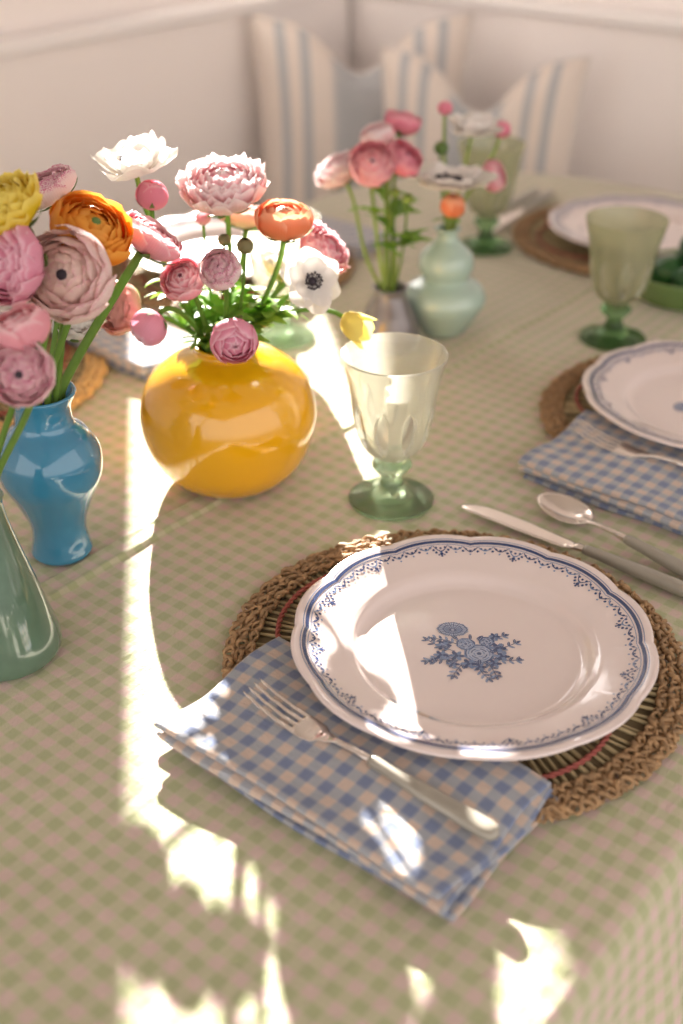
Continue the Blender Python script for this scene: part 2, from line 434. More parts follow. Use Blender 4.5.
# ---------------------------------------------------------------- placemats
MAT_R, MAT_T = .180, .010
def mat_meshes(braidm):
    mb = MB(); N = 1
    for ring, (rr, zz, amp) in enumerate(((.1805, .0050, .0034), (.1720, .0056, .0034), (.1635, .0054, .0032))):
        twists = 74 - ring * 4; steps = twists * 8
        for s in range(3):
            pts = []
            for k in range(steps + 1):
                a = 2 * PI * k / steps; ph = a * twists + s * 2 * PI / 3
                ph += .5 * math.sin(a * 23 + s * 2 + ring) + .35 * math.sin(a * 57 + s); r = rr + amp * math.sin(ph) * (1 + .25 * math.sin(a * 37 + ring + s)) + .0007 * math.sin(a * 91 + s); z = zz + .0026 * math.cos(ph * 1.0 + 1.2 * s) + .0006 * math.sin(a * 67 + s * 3)
                pts.append((r * math.cos(a), r * math.sin(a), max(z, .003)))
            tube(mb, pts, lambda t, q=ring * 2 + s: .0017 + .0005 * math.sin(t * 240 + q), 5, cap=False)
    braid = mb.mesh('braid', braidm)
    mb = MB(); r2 = random.Random(3)
    for k in range(118):
        a = 2 * PI * (k + r2.uniform(-.25, .25)) / 118; da = r2.uniform(-.03, .03)
        r0 = r2.choice((.012, .03, .045)); zz = .0035 + r2.uniform(0, .0016)
        pts = []
        for i in range(6):
            r = r0 + (.163 - r0) * i / 5; aa = a + da * math.sin(i / 5 * PI)
            pts.append((r * math.cos(aa), r * math.sin(aa), zz + .0006 * math.sin(i * 2 + k)))
        w = r2.uniform(.0011, .0021)
        tube(mb, pts, w, 5)
    spokes = mb.mesh('spokes', M['straw'])
    mb = MB(); lathe(mb, [(0, .0012), (.16, .0012), (.162, .002), (.16, .0028), (0, .0028)], 48)
    back = mb.mesh('backing', M['strawdark'])
    mb = MB()
    for s in range(2):
        pts = []; n = 420
        for k in range(n + 1):
            a = 2 * PI * k / n; r = .1500 - .026 * (1 - abs(math.sin(a * 2.5 + .5)) ** .45) ; ph = a * 70 + s * PI
            pts.append(((r + .0013 * math.sin(ph)) * math.cos(a), (r + .0013 * math.sin(ph)) * math.sin(a), .0078 + .0011 * math.cos(ph)))
        tube(mb, pts, .0013, 5, cap=False)
    twine = mb.mesh('twine', M['twine'])
    return braid, spokes, back, twine
MATM = mat_meshes(M['braid']); MATG = mat_meshes(M['goldbraid'])
def placemat(loc, label, ms, rotz=0):
    t = thing('placemat', label, 'placemat', loc, rotz, 'round woven seagrass placemats'); t.scale = (MAT_R / .187, MAT_R / .187, 1)
    for n_, m_ in zip(('braided_rim', 'spoke_weave', 'backing', 'twine_loop'), ms): obj(n_, m_, t)
    return t

# ---------------------------------------------------------------- plates
PR = .1365
LOB = 12
def edge_r(th):
    s = abs(math.sin(th * LOB / 2)); return PR * (1 - .020 * (1 - s ** .8))
PROF = [(0, .0035), (.3, .0035), (.55, .0036), (.60, .0040), (.635, .0065), (.665, .0105), (.70, .0128), (.76, .0145), (.83, .0168), (.90, .0196), (.95, .0216), (.985, .0226), (1.0, .0222)]
def pz(fr):
    for (a, za), (b, zb) in zip(PROF, PROF[1:]):
        if fr <= b: return za + (zb - za) * (fr - a) / (b - a)
    return PROF[-1][1]
def psurf(th, fr, lift=.00035):
    k = min(1, max(0, (fr - .66) / .2)); r = fr * (PR * (1 - k) + edge_r(th) * k)
    z = pz(fr) + k * .0012 * (abs(math.sin(th * LOB / 2)) ** .7 - .6) * (.3 + k)
    return Vector((r * math.cos(th), r * math.sin(th), z + lift))
def plate_body():
    mb = MB(); frs = []
    for (a, _), (b, _) in zip(PROF, PROF[1:]):
        for i in range(3): frs.append(a + (b - a) * i / 3)
    frs.append(1.0); n = 288
    def top(a, b):
        return psurf(a * 2 * PI, frs[round(b * (len(frs) - 1))], 0)
    mb.grid(n, len(frs) - 1, top)
    und = [(1.0, 0), (1.004, -.0016), (.985, -.0035), (.9, -.0045), (.75, -.0045), (.66, -.0055)]
    def bot(a, b):
        fr, dz = und[round(b * (len(und) - 1))]; p = psurf(a * 2 * PI, min(fr, 1), dz)
        if fr > 1: p.x *= fr; p.y *= fr
        return p
    mb.grid(n, len(und) - 1, bot)
    pr = [(.66 * PR, pz(.66) - .0055), (.62 * PR, .0035), (.60 * PR, .0), (.57 * PR, .0), (.55 * PR, .0008), (0, .0008)]
    lathe(mb, pr, 96)
    return mb.mesh('plate_body', M['plate'])
def ribbon(mb, f, n, mi, closed=False):
    """f(t)->(p,q) both sides"""
    vs = []
    for i in range(n + 1):
        p, q = f(i / n); vs += [p, q]
    mb.add(vs, [(2 * i, 2 * i + 1, 2 * i + 3, 2 * i + 2) for i in range(n)], None, 0, mi)
def dot(mb, th, fr, rr, mi, sq=1.0):
    c = psurf(th, fr); ed = []
    for k in range(8):
        a = k * PI / 4; ed.append(psurf(th + rr * math.cos(a) / (fr * PR), fr + sq * rr * math.sin(a) / PR))
    mb.add([c] + ed, [(0, k + 1, (k + 1) % 8 + 1) for k in range(8)], None, 0, mi)
def rim_print():
    mb = MB()
    ribbon(mb, lambda t: (psurf(t * 2 * PI, .920), psurf(t * 2 * PI, .940)), 288, 0)
    ribbon(mb, lambda t: (psurf(t * 2 * PI, .948), psurf(t * 2 * PI, .953)), 288, 1)
    ribbon(mb, lambda t: (psurf(t * 2 * PI, .906), psurf(t * 2 * PI, .910)), 288, 1)
    r3 = random.Random(5); NU_ = 60
    for k in range(NU_):
        th = 2 * PI * k / NU_; st = 2 * PI / NU_
        big = (k % 5 == 2)
        # scroll
        def arc(t, c=th, h=.030 if not big else .045):
            a = c + st * (t - .5) * .96; f0 = .900 - h * math.sin(t * PI)
            w = .0045
            return psurf(a, f0 - w), psurf(a, f0 + w)
        ribbon(mb, arc, 8, 0 if k % 2 else 1)
        for d in range(3):
            dot(mb, th + st * (d - 1) * .3, .885 - .006 * (d == 1), .0011, 0)
        dot(mb, th + st * .5, .867, .0012, 0); dot(mb, th, .850, .0009, 1)
        if big:
            for dd, ff, rr in ((0, .837, .0016), (-.35, .848, .0012), (.35, .848, .0012), (0, .820, .0010), (-.2, .830, .0008), (.2, .830, .0008)):
                dot(mb, th + st * dd, ff, rr, 0)
    return mb.mesh('rim_print', [M['navy'], M['midblue']], smooth=False, merge=False)
def motif():
    mb = MB(); r4 = random.Random(11); lift = [0]
    def pt(x, y): return Vector((x, y, .0035 + .0002 + lift[0]))
    def blob(x, y, a, b, rot, mi, n=10, wob=0):
        lift[0] += .0000012; c = pt(x, y); ed = []
        for k in range(n):
            t = 2 * PI * k / n; w = 1 + wob * (k % 2)
            dx = a * w * math.cos(t); dy = b * w * math.sin(t)
            ed.append(pt(x + dx * math.cos(rot) - dy * math.sin(rot), y + dx * math.sin(rot) + dy * math.cos(rot)))
        mb.add([c] + ed, [(0, k + 1, (k + 1) % n + 1) for k in range(n)], None, 0, mi)
    def line(pts, w, mi=0):
        lift[0] += .0000012; pts = [Vector(p) for p in pts]; vs = []
        for i, p in enumerate(pts):
            t = (pts[min(len(pts) - 1, i + 1)] - pts[max(0, i - 1)]).normalized(); nn = Vector((-t.y, t.x)) * w
            vs += [pt(*(p + nn)), pt(*(p - nn))]
        mb.add(vs, [(2 * i, 2 * i + 1, 2 * i + 3, 2 * i + 2) for i in range(len(pts) - 1)], None, 0, mi)
    def arcl(x, y, r, a0, a1, w, mi=0, sy=1):
        line([(x + r * math.cos(a0 + (a1 - a0) * i / 8), y + sy * r * math.sin(a0 + (a1 - a0) * i / 8)) for i in range(9)], w, mi)
    def leaf(x, y, a, L, mi=0):
        blob(x + math.cos(a) * L / 2, y + math.sin(a) * L / 2, L / 2, L / 5.2, a, mi, 10)
        line([(x, y), (x + math.cos(a) * L * .9, y + math.sin(a) * L * .9)], .00018, 2)
    def sprig(x, y, a, L, bend, leaves=5):
        px, py = x, y; pts = [(x, y)]
        for i in range(8):
            a += bend / 8; px += math.cos(a) * L / 8; py += math.sin(a) * L / 8; pts.append((px, py))
            if i % 2 == 1 or leaves > 6:
                leaf(px, py, a + .9, .0055, 0); leaf(px, py, a - .9, .0055, 1)
        line(pts, .00035, 0); leaf(px, py, a, .006, 0); blob(px + .003, py + .002, .0011, .0011, 0, 0, 6)
    # sprigs around
    for x, y, a, L, bd in ((-.012, 0, 2.9, .024, -.5), (-.012, -.004, 3.35, .020, .4), (-.010, .008, 2.5, .018, .5), (.012, .002, .25, .024, .4), (.012, -.006, -.35, .022, .5),
                           (.008, .010, .9, .020, -.5), (-.004, -.012, -2.3, .019, .4), (.004, -.014, -1.4, .018, .5), (-.012, -.008, -2.7, .021, -.3), (.010, -.010, -.9, .018, -.4)):
        sprig(x, y, a, L, bd)
    # round carnation head on a stem, upper left
    line([(-.008, .008), (-.011, .016), (-.013, .022)], .0006, 0)
    blob(-.014, .027, .0115, .0085, 0, 2, 22, .12)
    for k in range(34):
        a = 2 * PI * k / 34; q0 = .35 if k % 2 else .12
        line([(-.014 + .0115 * q0 * math.cos(a), .026 + .0085 * q0 * math.sin(a)), (-.014 + .0122 * math.cos(a), .027 + .0092 * math.sin(a))], .00030, k % 2)
    for rr in (1.0, .66): arcl(-.014, .027, .0115 * rr, 0, 2 * PI, .00035, 0, .75)
    # roses
    def rose(x, y, r):
        blob(x, y, r, r, 0, 1, 16, .08); blob(x, y, r * .86, r * .86, 0, 2, 16, .06)
        for j, rr in enumerate((.9, .72, .52, .34)):
            for k in range(5 - j // 2):
                a0 = k * 2 * PI / (5 - j // 2) + j; arcl(x, y, r * rr, a0, a0 + 1.05, .0005, 0 if j % 2 == 0 else 1)
        blob(x, y, r * .17, r * .17, 0, 0, 8)
    rose(.006, -.002, .0112); rose(-.004, .009, .0072); rose(.012, .013, .006)
    def small(x, y, r, n=6):
        for k in range(n):
            a = 2 * PI * k / n; blob(x + r * .55 * math.cos(a), y + r * .55 * math.sin(a), r * .5, r * .28, a, k % 2, 8)
        blob(x, y, r * .25, r * .25, 0, 0, 8)
    for x, y, r in ((-.021, .006, .0062), (-.023, -.006, .0055), (-.011, -.006, .006), (.020, .006, .0065), (.023, -.004, .006), (.017, -.013, .0055), (-.002, -.015, .006), (.006, -.018, .005), (-.014, -.016, .0048), (.018, .020, .0045)):
        small(x, y, r)
    for k in range(18):
        a = r4.uniform(0, 2 * PI); rr = r4.uniform(.012, .020); leaf(rr * math.cos(a), rr * .8 * math.sin(a), a + r4.uniform(-.6, .6), .007, r4.choice((0, 0, 1)))
    return mb.mesh('floral_print', [M['navy'], M['midblue'], M['paleblue']], smooth=False, merge=False)
PB, RP, FP = plate_body(), rim_print(), motif()
def plate(loc, label, rotz=0):
    t = thing('dinner_plate', label, 'plate', loc, rotz, 'cream scalloped dinner plates')
    obj('plate_body', PB, t); obj('rim_print', RP, t); obj('flower_print', FP, t)
    return t

# ---------------------------------------------------------------- cutlery   (local +Y points to the tip, origin at the middle)
def sweep(mb, st, n=14, sup=1.0, mi=0):
    """st: (y, x, z, w, h); rounded section"""
    vs = []
    for (y, x, z, w, h) in st:
        for k in range(n):
            a = 2 * PI * k / n; c, s = math.cos(a), math.sin(a)
            vs.append((x + w / 2 * math.copysign(abs(c) ** sup, c), y, z + h / 2 * math.copysign(abs(s) ** sup, s)))
    fs = [(i * n + k, i * n + (k + 1) % n, (i + 1) * n + (k + 1) % n, (i + 1) * n + k) for i in range(len(st) - 1) for k in range(n)]
    fs += [tuple(range(n - 1, -1, -1)), tuple((len(st) - 1) * n + k for k in range(n))]
    mb.add(vs, fs, None, 0, mi)
def interp(keys, n):
    out = []
    ys = [k[0] for k in keys]
    for i in range(n + 1):
        y = ys[0] + (ys[-1] - ys[0]) * i / n
        for a, b in zip(keys, keys[1:]):
            if min(a[0], b[0]) - 1e-9 <= y <= max(a[0], b[0]) + 1e-9:
                t = (y - a[0]) / (b[0] - a[0]) if b[0] != a[0] else 0; t = t * t * (3 - 2 * t)
                out.append((y,) + tuple(a[c] + (b[c] - a[c]) * t for c in range(1, 5))); break
    return out
def handle_mesh(L0=-.118, L1=-.005):
    mb = MB()
    sweep(mb, interp([(L0, 0, .0060, .004, .003), (L0 + .002, 0, .0060, .0125, .008), (L0 + .008, 0, .0062, .0165, .0100), (L0 + .05, 0, .0066, .0150, .0098), (L1 - .004, 0, .0072, .0095, .0085), (L1, 0, .0072, .0080, .0070)], 40), 18, .75)
    return mb.mesh('handle', M['handle'])
HAND = handle_mesh()
def fork_head():
    mb = MB()
    sweep(mb, interp([(-.008, 0, .0072, .006, .006), (.002, 0, .0072, .0066, .0056), (.008, 0, .0074, .0052, .0044), (.026, 0, .0062, .0056, .0032), (.038, 0, .0036, .012, .0024), (.047, 0, .0020, .0225, .0020), (.056, 0, .0016, .0250, .0019), (.064, 0, .0018, .0248, .0018), (.066, 0, .0019, .0240, .0016)], 60), 16, .8)
    for k in range(4):
        x = (k - 1.5) * .0067
        sweep(mb, interp([(.062, x, .0018, .0046, .0018), (.075, x, .0024, .0036, .0017), (.095, x * .99, .0055, .0030, .0016), (.110, x * .97, .0098, .0024, .0014), (.1155, x * .97, .0118, .0008, .0008)], 22), 10, .8)
    return mb.mesh('fork_head', M['steel'])
FORKH = fork_head()
def spoon_head():
    mb = MB()
    sweep(mb, interp([(-.008, 0, .0072, .006, .006), (.002, 0, .0072, .0066, .0056), (.008, 0, .0074, .0050, .0044), (.026, 0, .0064, .0054, .0032), (.040, 0, .0046, .009, .0022), (.046, 0, .0044, .012, .0016)], 40), 14, .8)
    def bowl(sgn):
        def f(a, b):
            r = b; th = a * 2 * PI
            x = .0205 * r * math.cos(th) * (1 - .12 * math.sin(th)); y = .0655 + .0290 * r * math.sin(th)
            z = .0068 - .0062 * (1 - r * r) - (.0011 if sgn else 0) + .001 * (y - .0645) / .026
            return (x, y, z)
        return f
    mb.grid(32, 10, bowl(0)); mb.grid(32, 10, bowl(1))
    def rim(a, b):
        p = bowl(0)(a, 1); return (p[0], p[1], p[2] - .0011 * b)
    mb.grid(32, 1, rim)
    return mb.mesh('spoon_bowl', M['steel'])
SPOONH = spoon_head()
def knife_blade():
    mb = MB()
    sweep(mb, interp([(-.008, 0, .0072, .007, .006), (.002, 0, .0070, .0090, .0060), (.006, 0, .0060, .011, .0034), (.014, .0010, .0050, .0165, .0019), (.05, .0018, .0046, .0195, .0017), (.085, .0014, .0046, .0190, .0015), (.100, .0008, .0046, .0180, .0014), (.112, -.0010, .0046, .0150, .0013), (.118, -.0025, .0046, .0100, .0012), (.121, -.0040, .0046, .0020, .0009)], 70), 12, .8)
    return mb.mesh('blade', M['steel'])
KNIFEB = knife_blade()
def cutlery(kind, tip, end, zt, ze, label, group, hm=None):
    """tip/end: ground xy of tip and handle end"""
    tip = Vector((tip[0], tip[1], zt)); end = Vector((end[0], end[1], ze)); d = tip - end; L = d.length
    t = thing(kind, label, {'dinner_fork': 'fork', 'table_spoon': 'spoon', 'table_knife': 'knife'}[kind], (0, 0, 0), 0, group)
    yv = d.normalized(); xv = yv.cross(Vector((0, 0, 1))).normalized(); zv = xv.cross(yv)
    q = L / .2345 if kind == 'dinner_fork' else 1.0; t.scale = (q, q, q)
    mid = tip * (.118 / .2345) + end * (1 - .118 / .2345)
    t.location = mid; t.rotation_euler = Matrix((xv, yv, zv)).transposed().to_euler()
    obj('handle', HAND, t)
    obj({'dinner_fork': 'fork_head', 'table_spoon': 'spoon_bowl', 'table_knife': 'blade'}[kind], {'dinner_fork': FORKH, 'table_spoon': SPOONH, 'table_knife': KNIFEB}[kind], t)
    return t

# ---------------------------------------------------------------- napkins: four folded layers
def napkin(center, label, mats, lx=.255, ly=.132, seed=1, rot=0.0, th0=.0029, puff=.0020):
    """local X along V (towards the diner), local Y along U; mats = [(x,y)] centres the cloth lies over"""
    r5 = random.Random(seed); t = thing('folded_napkin', label, 'napkin', center, YAW + rot, 'blue gingham folded napkins')
    Rz = Matrix.Rotation(YAW + rot, 2)
    def ground(x, y):
        w = Vector((center[0], center[1])) + Rz @ Vector((x, y)); h = 0
        for m in mats:
            d = (w - Vector(m[:2])).length; k = min(1, max(0, (MAT_R + .03 - d) / .07)); k = k * k * (3 - 2 * k)
            h = max(h, k * .0098)
        u = w.x * U.x + w.y * U.y; v = w.x * V.x + w.y * V.y
        return max(h, wr(u, v) + .0008)
    NLAY = 4; off = [(.004, .001), (-.003, .003), (.003, -.003), (-0.002, .001)]
    mb = MB(); nx, ny = 56, 32
    for L in range(NLAY):
        ox, oy = off[L]; a1, a2, a3 = r5.uniform(0, 6), r5.uniform(0, 6), r5.uniform(0, 6)
        def hgt(x, y, L=L, a1=a1, a2=a2):
            tl = th0 + puff * min(1, max(0, (.045 - y) / .10)) + .0003 * math.sin(x * 33 + a1)
            return ground(x, y) + L * tl + .0004 * math.sin(x * 41 + y * 17 + a2) + .0002 * L * math.sin(y * 55 + a1)
        def fn(a, b, top=True, L=L, ox=ox, oy=oy, a3=a3):
            # rounded-slab section
            x = (a - .5) * lx + ox; y = (b - .5) * ly + oy
            cx = .5 - a; cy = .5 - b
            y += .0022 * math.sin(x * 30 + a3) * (1 if b < .5 else -.6) * abs(2 * cy) ** 3
            x += .0020 * math.sin(y * 60 + a3) * abs(2 * cx) ** 3
            ex = min(a, 1 - a) * lx; ey = min(b, 1 - b) * ly; e = min(ex, ey) / .0022
            rd = math.sqrt(max(0, 1 - (1 - min(1, e)) ** 2))
            T = (th0 + puff * min(1, max(0, (.045 - y) / .10))) * .98
            zc = hgt(x, y) + T * .5
            return (x, y, zc + (1 if top else -1) * T * .5 * rd)
        def wu(t, n, l):   # denser at rims
            return t
        xs = [0, .002, .005, .01] + [.01 + .98 * i / nx for i in range(1, nx)] + [.99, .995, .998, 1]
        ys = [0, .004, .009, .018] + [.018 + .964 * i / ny for i in range(1, ny)] + [.982, .991, .996, 1]
        for top in (True, False):
            mb.grid(len(xs) - 1, len(ys) - 1, lambda a, b, top=top, fn=fn: fn(xs[round(a * (len(xs) - 1))], ys[round(b * (len(ys) - 1))], top),
                    uvf=lambda a, b, L=L: (xs[round(a * (len(xs) - 1))] * lx + L * .004, ys[round(b * (len(ys) - 1))] * ly + .003 * L))
    o = obj('cloth_layers', mb.mesh('napkin', M['napkin']), t); o.location = (0, 0, 0)
    # stitched hem on the top layer
    hb = MB(); z4 = lambda x, y: ground(x, y) + NLAY * (th0 + puff * min(1, max(0, (.045 - y) / .10))) + .0012
    return t

# ---------------------------------------------------------------- goblets
def goblet_meshes(bowlm, footm):
    H = .150; fl = 9
    out_p = smoothprof([(.0095, .046), (.018, .050), (.0275, .060), (.0335, .075), (.0370, .092), (.039, .112), (.0425, .130), (.0470, .148)], 9)
    def md(th, r, z, k):
        c = math.cos(th * fl); zz = (z - .084) / .024; e = 1 - zz * zz - (.5 - .5 * c) * 1.7
        return r - .0042 * min(1, max(0, e * 3.0)), z
    mb = MB(); lathe(mb, out_p, 180, md)
    inn = smoothprof([(.0470, .148), (.0474, .1497), (.0462, .150), (.0450, .148), (.0405, .130), (.0368, .112), (.034, .092), (.0305, .076), (.024, .063), (.013, .056), (0, .0545)], 4)
    lathe(mb, inn, 180)
    lathe(mb, [(.0095, .046), (0, .046)], 180)
    bowl = mb.mesh('bowl', [bowlm, M['panel']])
    for p in bowl.polygons:
        c = p.center; R_ = math.hypot(c.x, c.y); zz = (c.z - .084) / .024; e = 1 - zz * zz - (.5 - .5 * math.cos(fl * math.atan2(c.y, c.x))) * 1.7
        if e > .05 and c.x * p.normal.x + c.y * p.normal.y > 0 and R_ > .024: p.material_index = 1
    mb = MB(); lathe(mb, smoothprof([(0, .0462), (.0100, .046), (.0165, .0425), (.0185, .038), (.0150, .033), (.0105, .0285), (.0095, .024), (.011, .0185), (0, .0183)], 5), 64)
    stem = mb.mesh('stem', footm)
    mb = MB(); lathe(mb, smoothprof([(0, .0205), (.009, .0198), (.0135, .0145), (.022, .0095), (.034, .0055), (.0395, .0035), (.0400, .0012), (.0385, .0), (.030, .0008), (0, .002)], 5), 72,
                     lambda th, r, z, k: (r * (1 + .003 * math.cos(th * 9)), z))
    foot = mb.mesh('foot', footm)
    return bowl, stem, foot
M['panel'] = glass_mat('clear_thumbprint_glass', (.97, .98, .95), (.93, .93, .86), .35, .0)
GP = goblet_meshes(M['goblet'], M['gobfoot']); GG = goblet_meshes(M['goblet_green'], M['gobfoot_green'])
def goblet(loc, label, ms, s=1, rz=0):
    t = thing('water_goblet', label, 'goblet', loc, rz, 'pressed glass goblets'); t.scale = (s, s, s)
    for n_, m_ in zip(('bowl', 'stem', 'foot'), ms): obj(n_, m_, t)

# ---------------------------------------------------------------- vases
def vase(name, outer, wall, loc, m, label, parts=()):
    """outer: (r,z) from base up; hollow inside"""
    o = smoothprof(outer, 6); r, z = outer[-1]
    inn = [(max(.003, a - wall), max(c, outer[0][1] + wall)) for a, c in reversed(o)]
    inn = [p for p in inn if p[1] > .012]
    prof = [(0, outer[0][1] + .0015), (outer[0][0] * .8, outer[0][1] + .0015)] + o + [(r - wall * .15, z + wall * .35), (r - wall * .5, z + wall * .5), (r - wall * .85, z + wall * .35)] + inn + [(0, .010)]
    mb = MB(); lathe(mb, prof, 72); ob = obj(name, mb.mesh(name, m), None, loc)
    return tag(ob, label, 'vase')
Z_T = .0015
LY = G(232, 475, 0); LB = G(63, 553, 0); LG = G(6, 652, 0); LC = G(443, 331, 0); LR = G(389, 345, 0)
for q in (LY, LB, LG, LC, LR): q.z = Z_T
vase('round_vase', [(.044, 0), (.058, .006), (.074, .026), (.0825, .055), (.0825, .078), (.073, .103), (.054, .120), (.036, .1275), (.0285, .1305), (.0275, .134), (.029, .1365)], .004, LY, M['yellow'], 'round glossy bright yellow vase holding the largest bouquet')
vase('baluster_vase', [(.0235, 0), (.0265, .004), (.0255, .010), (.0235, .022), (.0250, .036), (.0320, .055), (.0415, .076), (.0440, .090), (.0425, .103), (.0345, .117), (.0260, .126), (.0235, .133), (.0240, .143), (.0285, .153), (.0295, .155)], .0035, LB, M['blue'], 'turquoise blue baluster vase left of the round yellow vase')
vase('bottle_vase', [(.0375, 0), (.0435, .004), (.0440, .014), (.0390, .034), (.0330, .058), (.0260, .085), (.0205, .108), (.0175, .124), (.0170, .134), (.0185, .139)], .0035, LG, M['green'], 'dark sage green crackle glazed bottle vase at the left edge')
vase('gourd_vase', [(.026, 0), (.0285, .004), (.0380, .018), (.0485, .036), (.0500, .046), (.0440, .058), (.0300, .0655), (.0275, .069), (.0320, .078), (.0335, .087), (.0300, .099), (.0190, .110), (.0130, .117), (.0125, .124), (.0160, .129)], .003, LC, M['celadon'], 'pale celadon double gourd vase holding white anemones')
vase('bud_vase', [(.036, 0), (.0375, .004), (.0360, .020), (.0310, .038), (.0240, .052), (.0195, .062), (.0190, .068), (.0215, .072)], .003, LR, M['grey'], 'small dark grey flared vase behind the pale goblet')
MOUTH = {'Y': (LY, .134, .020, .02), 'B': (LB, .154, .019, .02), 'G': (LG, .138, .011, .02), 'C': (LC, .127, .009, .02), 'R': (LR, .071, .014, .015)}

# ---------------------------------------------------------------- blossoms
def ranunculus(K=9, h=.34, ppl=5, flare=0.0, ruff=.03, seed=0, rmin=.16, squash=.80, bottom=-78):
    r6 = random.Random(seed); mb = MB()
    for k in range(K):
        f = k / (K - 1); rk = rmin + (1 - rmin) * f ** .92
        te = math.degrees(math.asin(min(1, h / rk))) if h < rk else 88 - 6 * f
        n = ppl + (k // 3); a0 = r6.uniform(0, 360)
        for p in range(n):
            span = 360 / n * 1.5; ac = a0 + 360 * p / n + r6.uniform(-8, 8)
            tj = te + r6.uniform(-7, 7) - flare * 55 * f ** 2; rs = 1 + r6.uniform(-.04, .04); ph = r6.uniform(0, 6); bt = bottom
            def fn(a, b, rk=rk, f=f, tj=tj, ac=ac, span=span, rs=rs, ph=ph, bt=bt):
                uu = 2 * a - 1; lim = tj - (tj - bt) * .22 * abs(uu) ** 3
                phi = math.radians(bt + (lim - bt) * b)
                r = rk * rs * (math.cos(phi)) * (1 + .035 * uu * (1 if f > .2 else .2)) + flare * f ** 2 * .30 * b ** 3
                az = math.radians(ac + uu * span / 2)
                z = rk * squash * math.sin(phi)
                z += ruff * f * b ** 3 * math.sin(uu * 9 + ph); r += ruff * .8 * f * b ** 3 * math.sin(uu * 7 + ph * 2)
                return (r * math.cos(az), r * math.sin(az), z)
            mb.grid(8, 7, fn, lay=f)
    return mb
def openflower(rows=((6, 1.0, .35), (5, .86, .6)), W=.44, seed=0, wave=.06, cup=.5):
    """broad petals from the centre: (count, length, lift)"""
    r7 = random.Random(seed); mb = MB()
    for li, (n, L, lift) in enumerate(rows):
        a0 = r7.uniform(0, 6)
        for p in range(n):
            az = a0 + 2 * PI * p / n + r7.uniform(-.15, .15); LL = L * r7.uniform(.88, 1.08); lf = lift + r7.uniform(-.18, .18); ph = r7.uniform(0, 6)
            def fn(a, b, az=az, LL=LL, lf=lf, ph=ph, li=li):
                uu = 2 * a - 1; w = W * LL * (math.sin(PI * min(1, .08 + .80 * b)) ** .65) * (1 if b < .9 else 1)
                bb = b * (1 - .10 * uu * uu * b)
                r = .05 + LL * bb * (1 - .25 * lf * bb); x = r; y = uu * w
                z = lf * LL * bb ** 1.7 + cup * .35 * (y / max(W, .01)) ** 2 * (.4 + b) + wave * math.sin(b * 5 + uu * 3 + ph) * b + li * .03
                return (x * math.cos(az) - y * math.sin(az), x * math.sin(az) + y * math.cos(az), z - .12)
            mb.grid(8, 9, fn, lay=li / max(1, len(rows) - 1))
    return mb
def sepals(n=5, r=.42, zb=-.80, L=.5, lift=.7, seed=0):
    mb = MB(); r8 = random.Random(seed)
    lathe(mb, smoothprof([(0, zb - .10), (.10, zb - .08), (.20, zb - .01), (.16, zb + .04), (0, zb + .05)], 3), 12)
    for p in range(n):
        az = 2 * PI * p / n + .3; q = r8.uniform(-.1, .1)
        def fn(a, b, az=az, q=q):
            uu = 2 * a - 1; w = .20 * math.sin(PI * (.2 + .8 * b)) + .01
            ph = math.radians(-84 + (48 + 20 * lift) * b)
            R_ = 1.05 + .12 * b * (1 - lift) + q * b
            x = R_ * math.cos(ph) ; z = R_ * .80 * math.sin(ph) + .0; y = uu * w * (.6 + .4 * b)
            return (x * math.cos(az) - y * math.sin(az), x * math.sin(az) + y * math.cos(az), z)
        mb.grid(4, 6, fn)
    return mb
def eye(r=.2, z=.12, stam=True, seed=1):
    mb = MB(); lathe(mb, smoothprof([(0, z - .1), (r * .8, z - .08), (r, z), (r * .7, z + r * .55), (0, z + r * .75)], 4), 16)
    if stam:
        r9 = random.Random(seed)
        for k in range(30):
            a = 2 * PI * k / 30 + r9.uniform(-.1, .1); R_ = r * r9.uniform(1.5, 2.1); zz = z + r9.uniform(.03, .12)
            tube(mb, [(r * .7 * math.cos(a), r * .7 * math.sin(a), z - .05), (R_ * .7 * math.cos(a), R_ * .7 * math.sin(a), zz), (R_ * math.cos(a), R_ * math.sin(a), zz + .02)], .012, 4)
            c = Vector((R_ * math.cos(a), R_ * math.sin(a), zz + .03)); box(mb, c, (.05, .05, .05))
    return mb
SHAPES = {
    'full': lambda s: ranunculus(10, .50, 5, .08, .03, s, squash=.76),
    'dense': lambda s: ranunculus(11, .50, 6, .12, .045, s),
    'cup': lambda s: ranunculus(7, .62, 5, 0, .02, s),
    'bud': lambda s: ranunculus(5, .86, 4, 0, .02, s, rmin=.45, squash=.95),
    'ruffle': lambda s: ranunculus(9, .40, 6, .30, .09, s),
    'anemone': lambda s: openflower(((6, 1.0, .22), (5, .86, .5)), .44, s),
    'anemonecup': lambda s: openflower(((6, 1.0, .42), (6, .8, .75)), .50, s, .07),
 'anemoneflat': lambda s: openflower(((6, 1.0, .10), (5, .9, .28)), .46, s, .09),
    'tulip': lambda s: openflower(((4, 1.0, 1.3), (3, .9, 1.6)), .5, s, .05, 1.1),
}
_cache = {}
def bmesh_for(shape, colour, seed):
    k = (shape, colour, seed)
    if k not in _cache: _cache[k] = SHAPES[shape](seed).mesh('blossom', PM[colour], merge=False)
    return _cache[k]
SEP = {'s': sepals().mesh('sepals', M['sepal']), 'l': sepals(5, lift=1.3, seed=2).mesh('sepals', M['sepal'])}
EYE = {'dark': eye(.13).mesh('eye', PM['dark']), 'wine': eye(.16, .12).mesh('eye', PM['wine'])}
REYE = {'dark': eye(.13, .30, False).mesh('eye', PM['dark']), 'wine': eye(.11, .30, False).mesh('eye', PM['wine']), 'green': eye(.12, .31, False).mesh('eye', M['sepal'])}
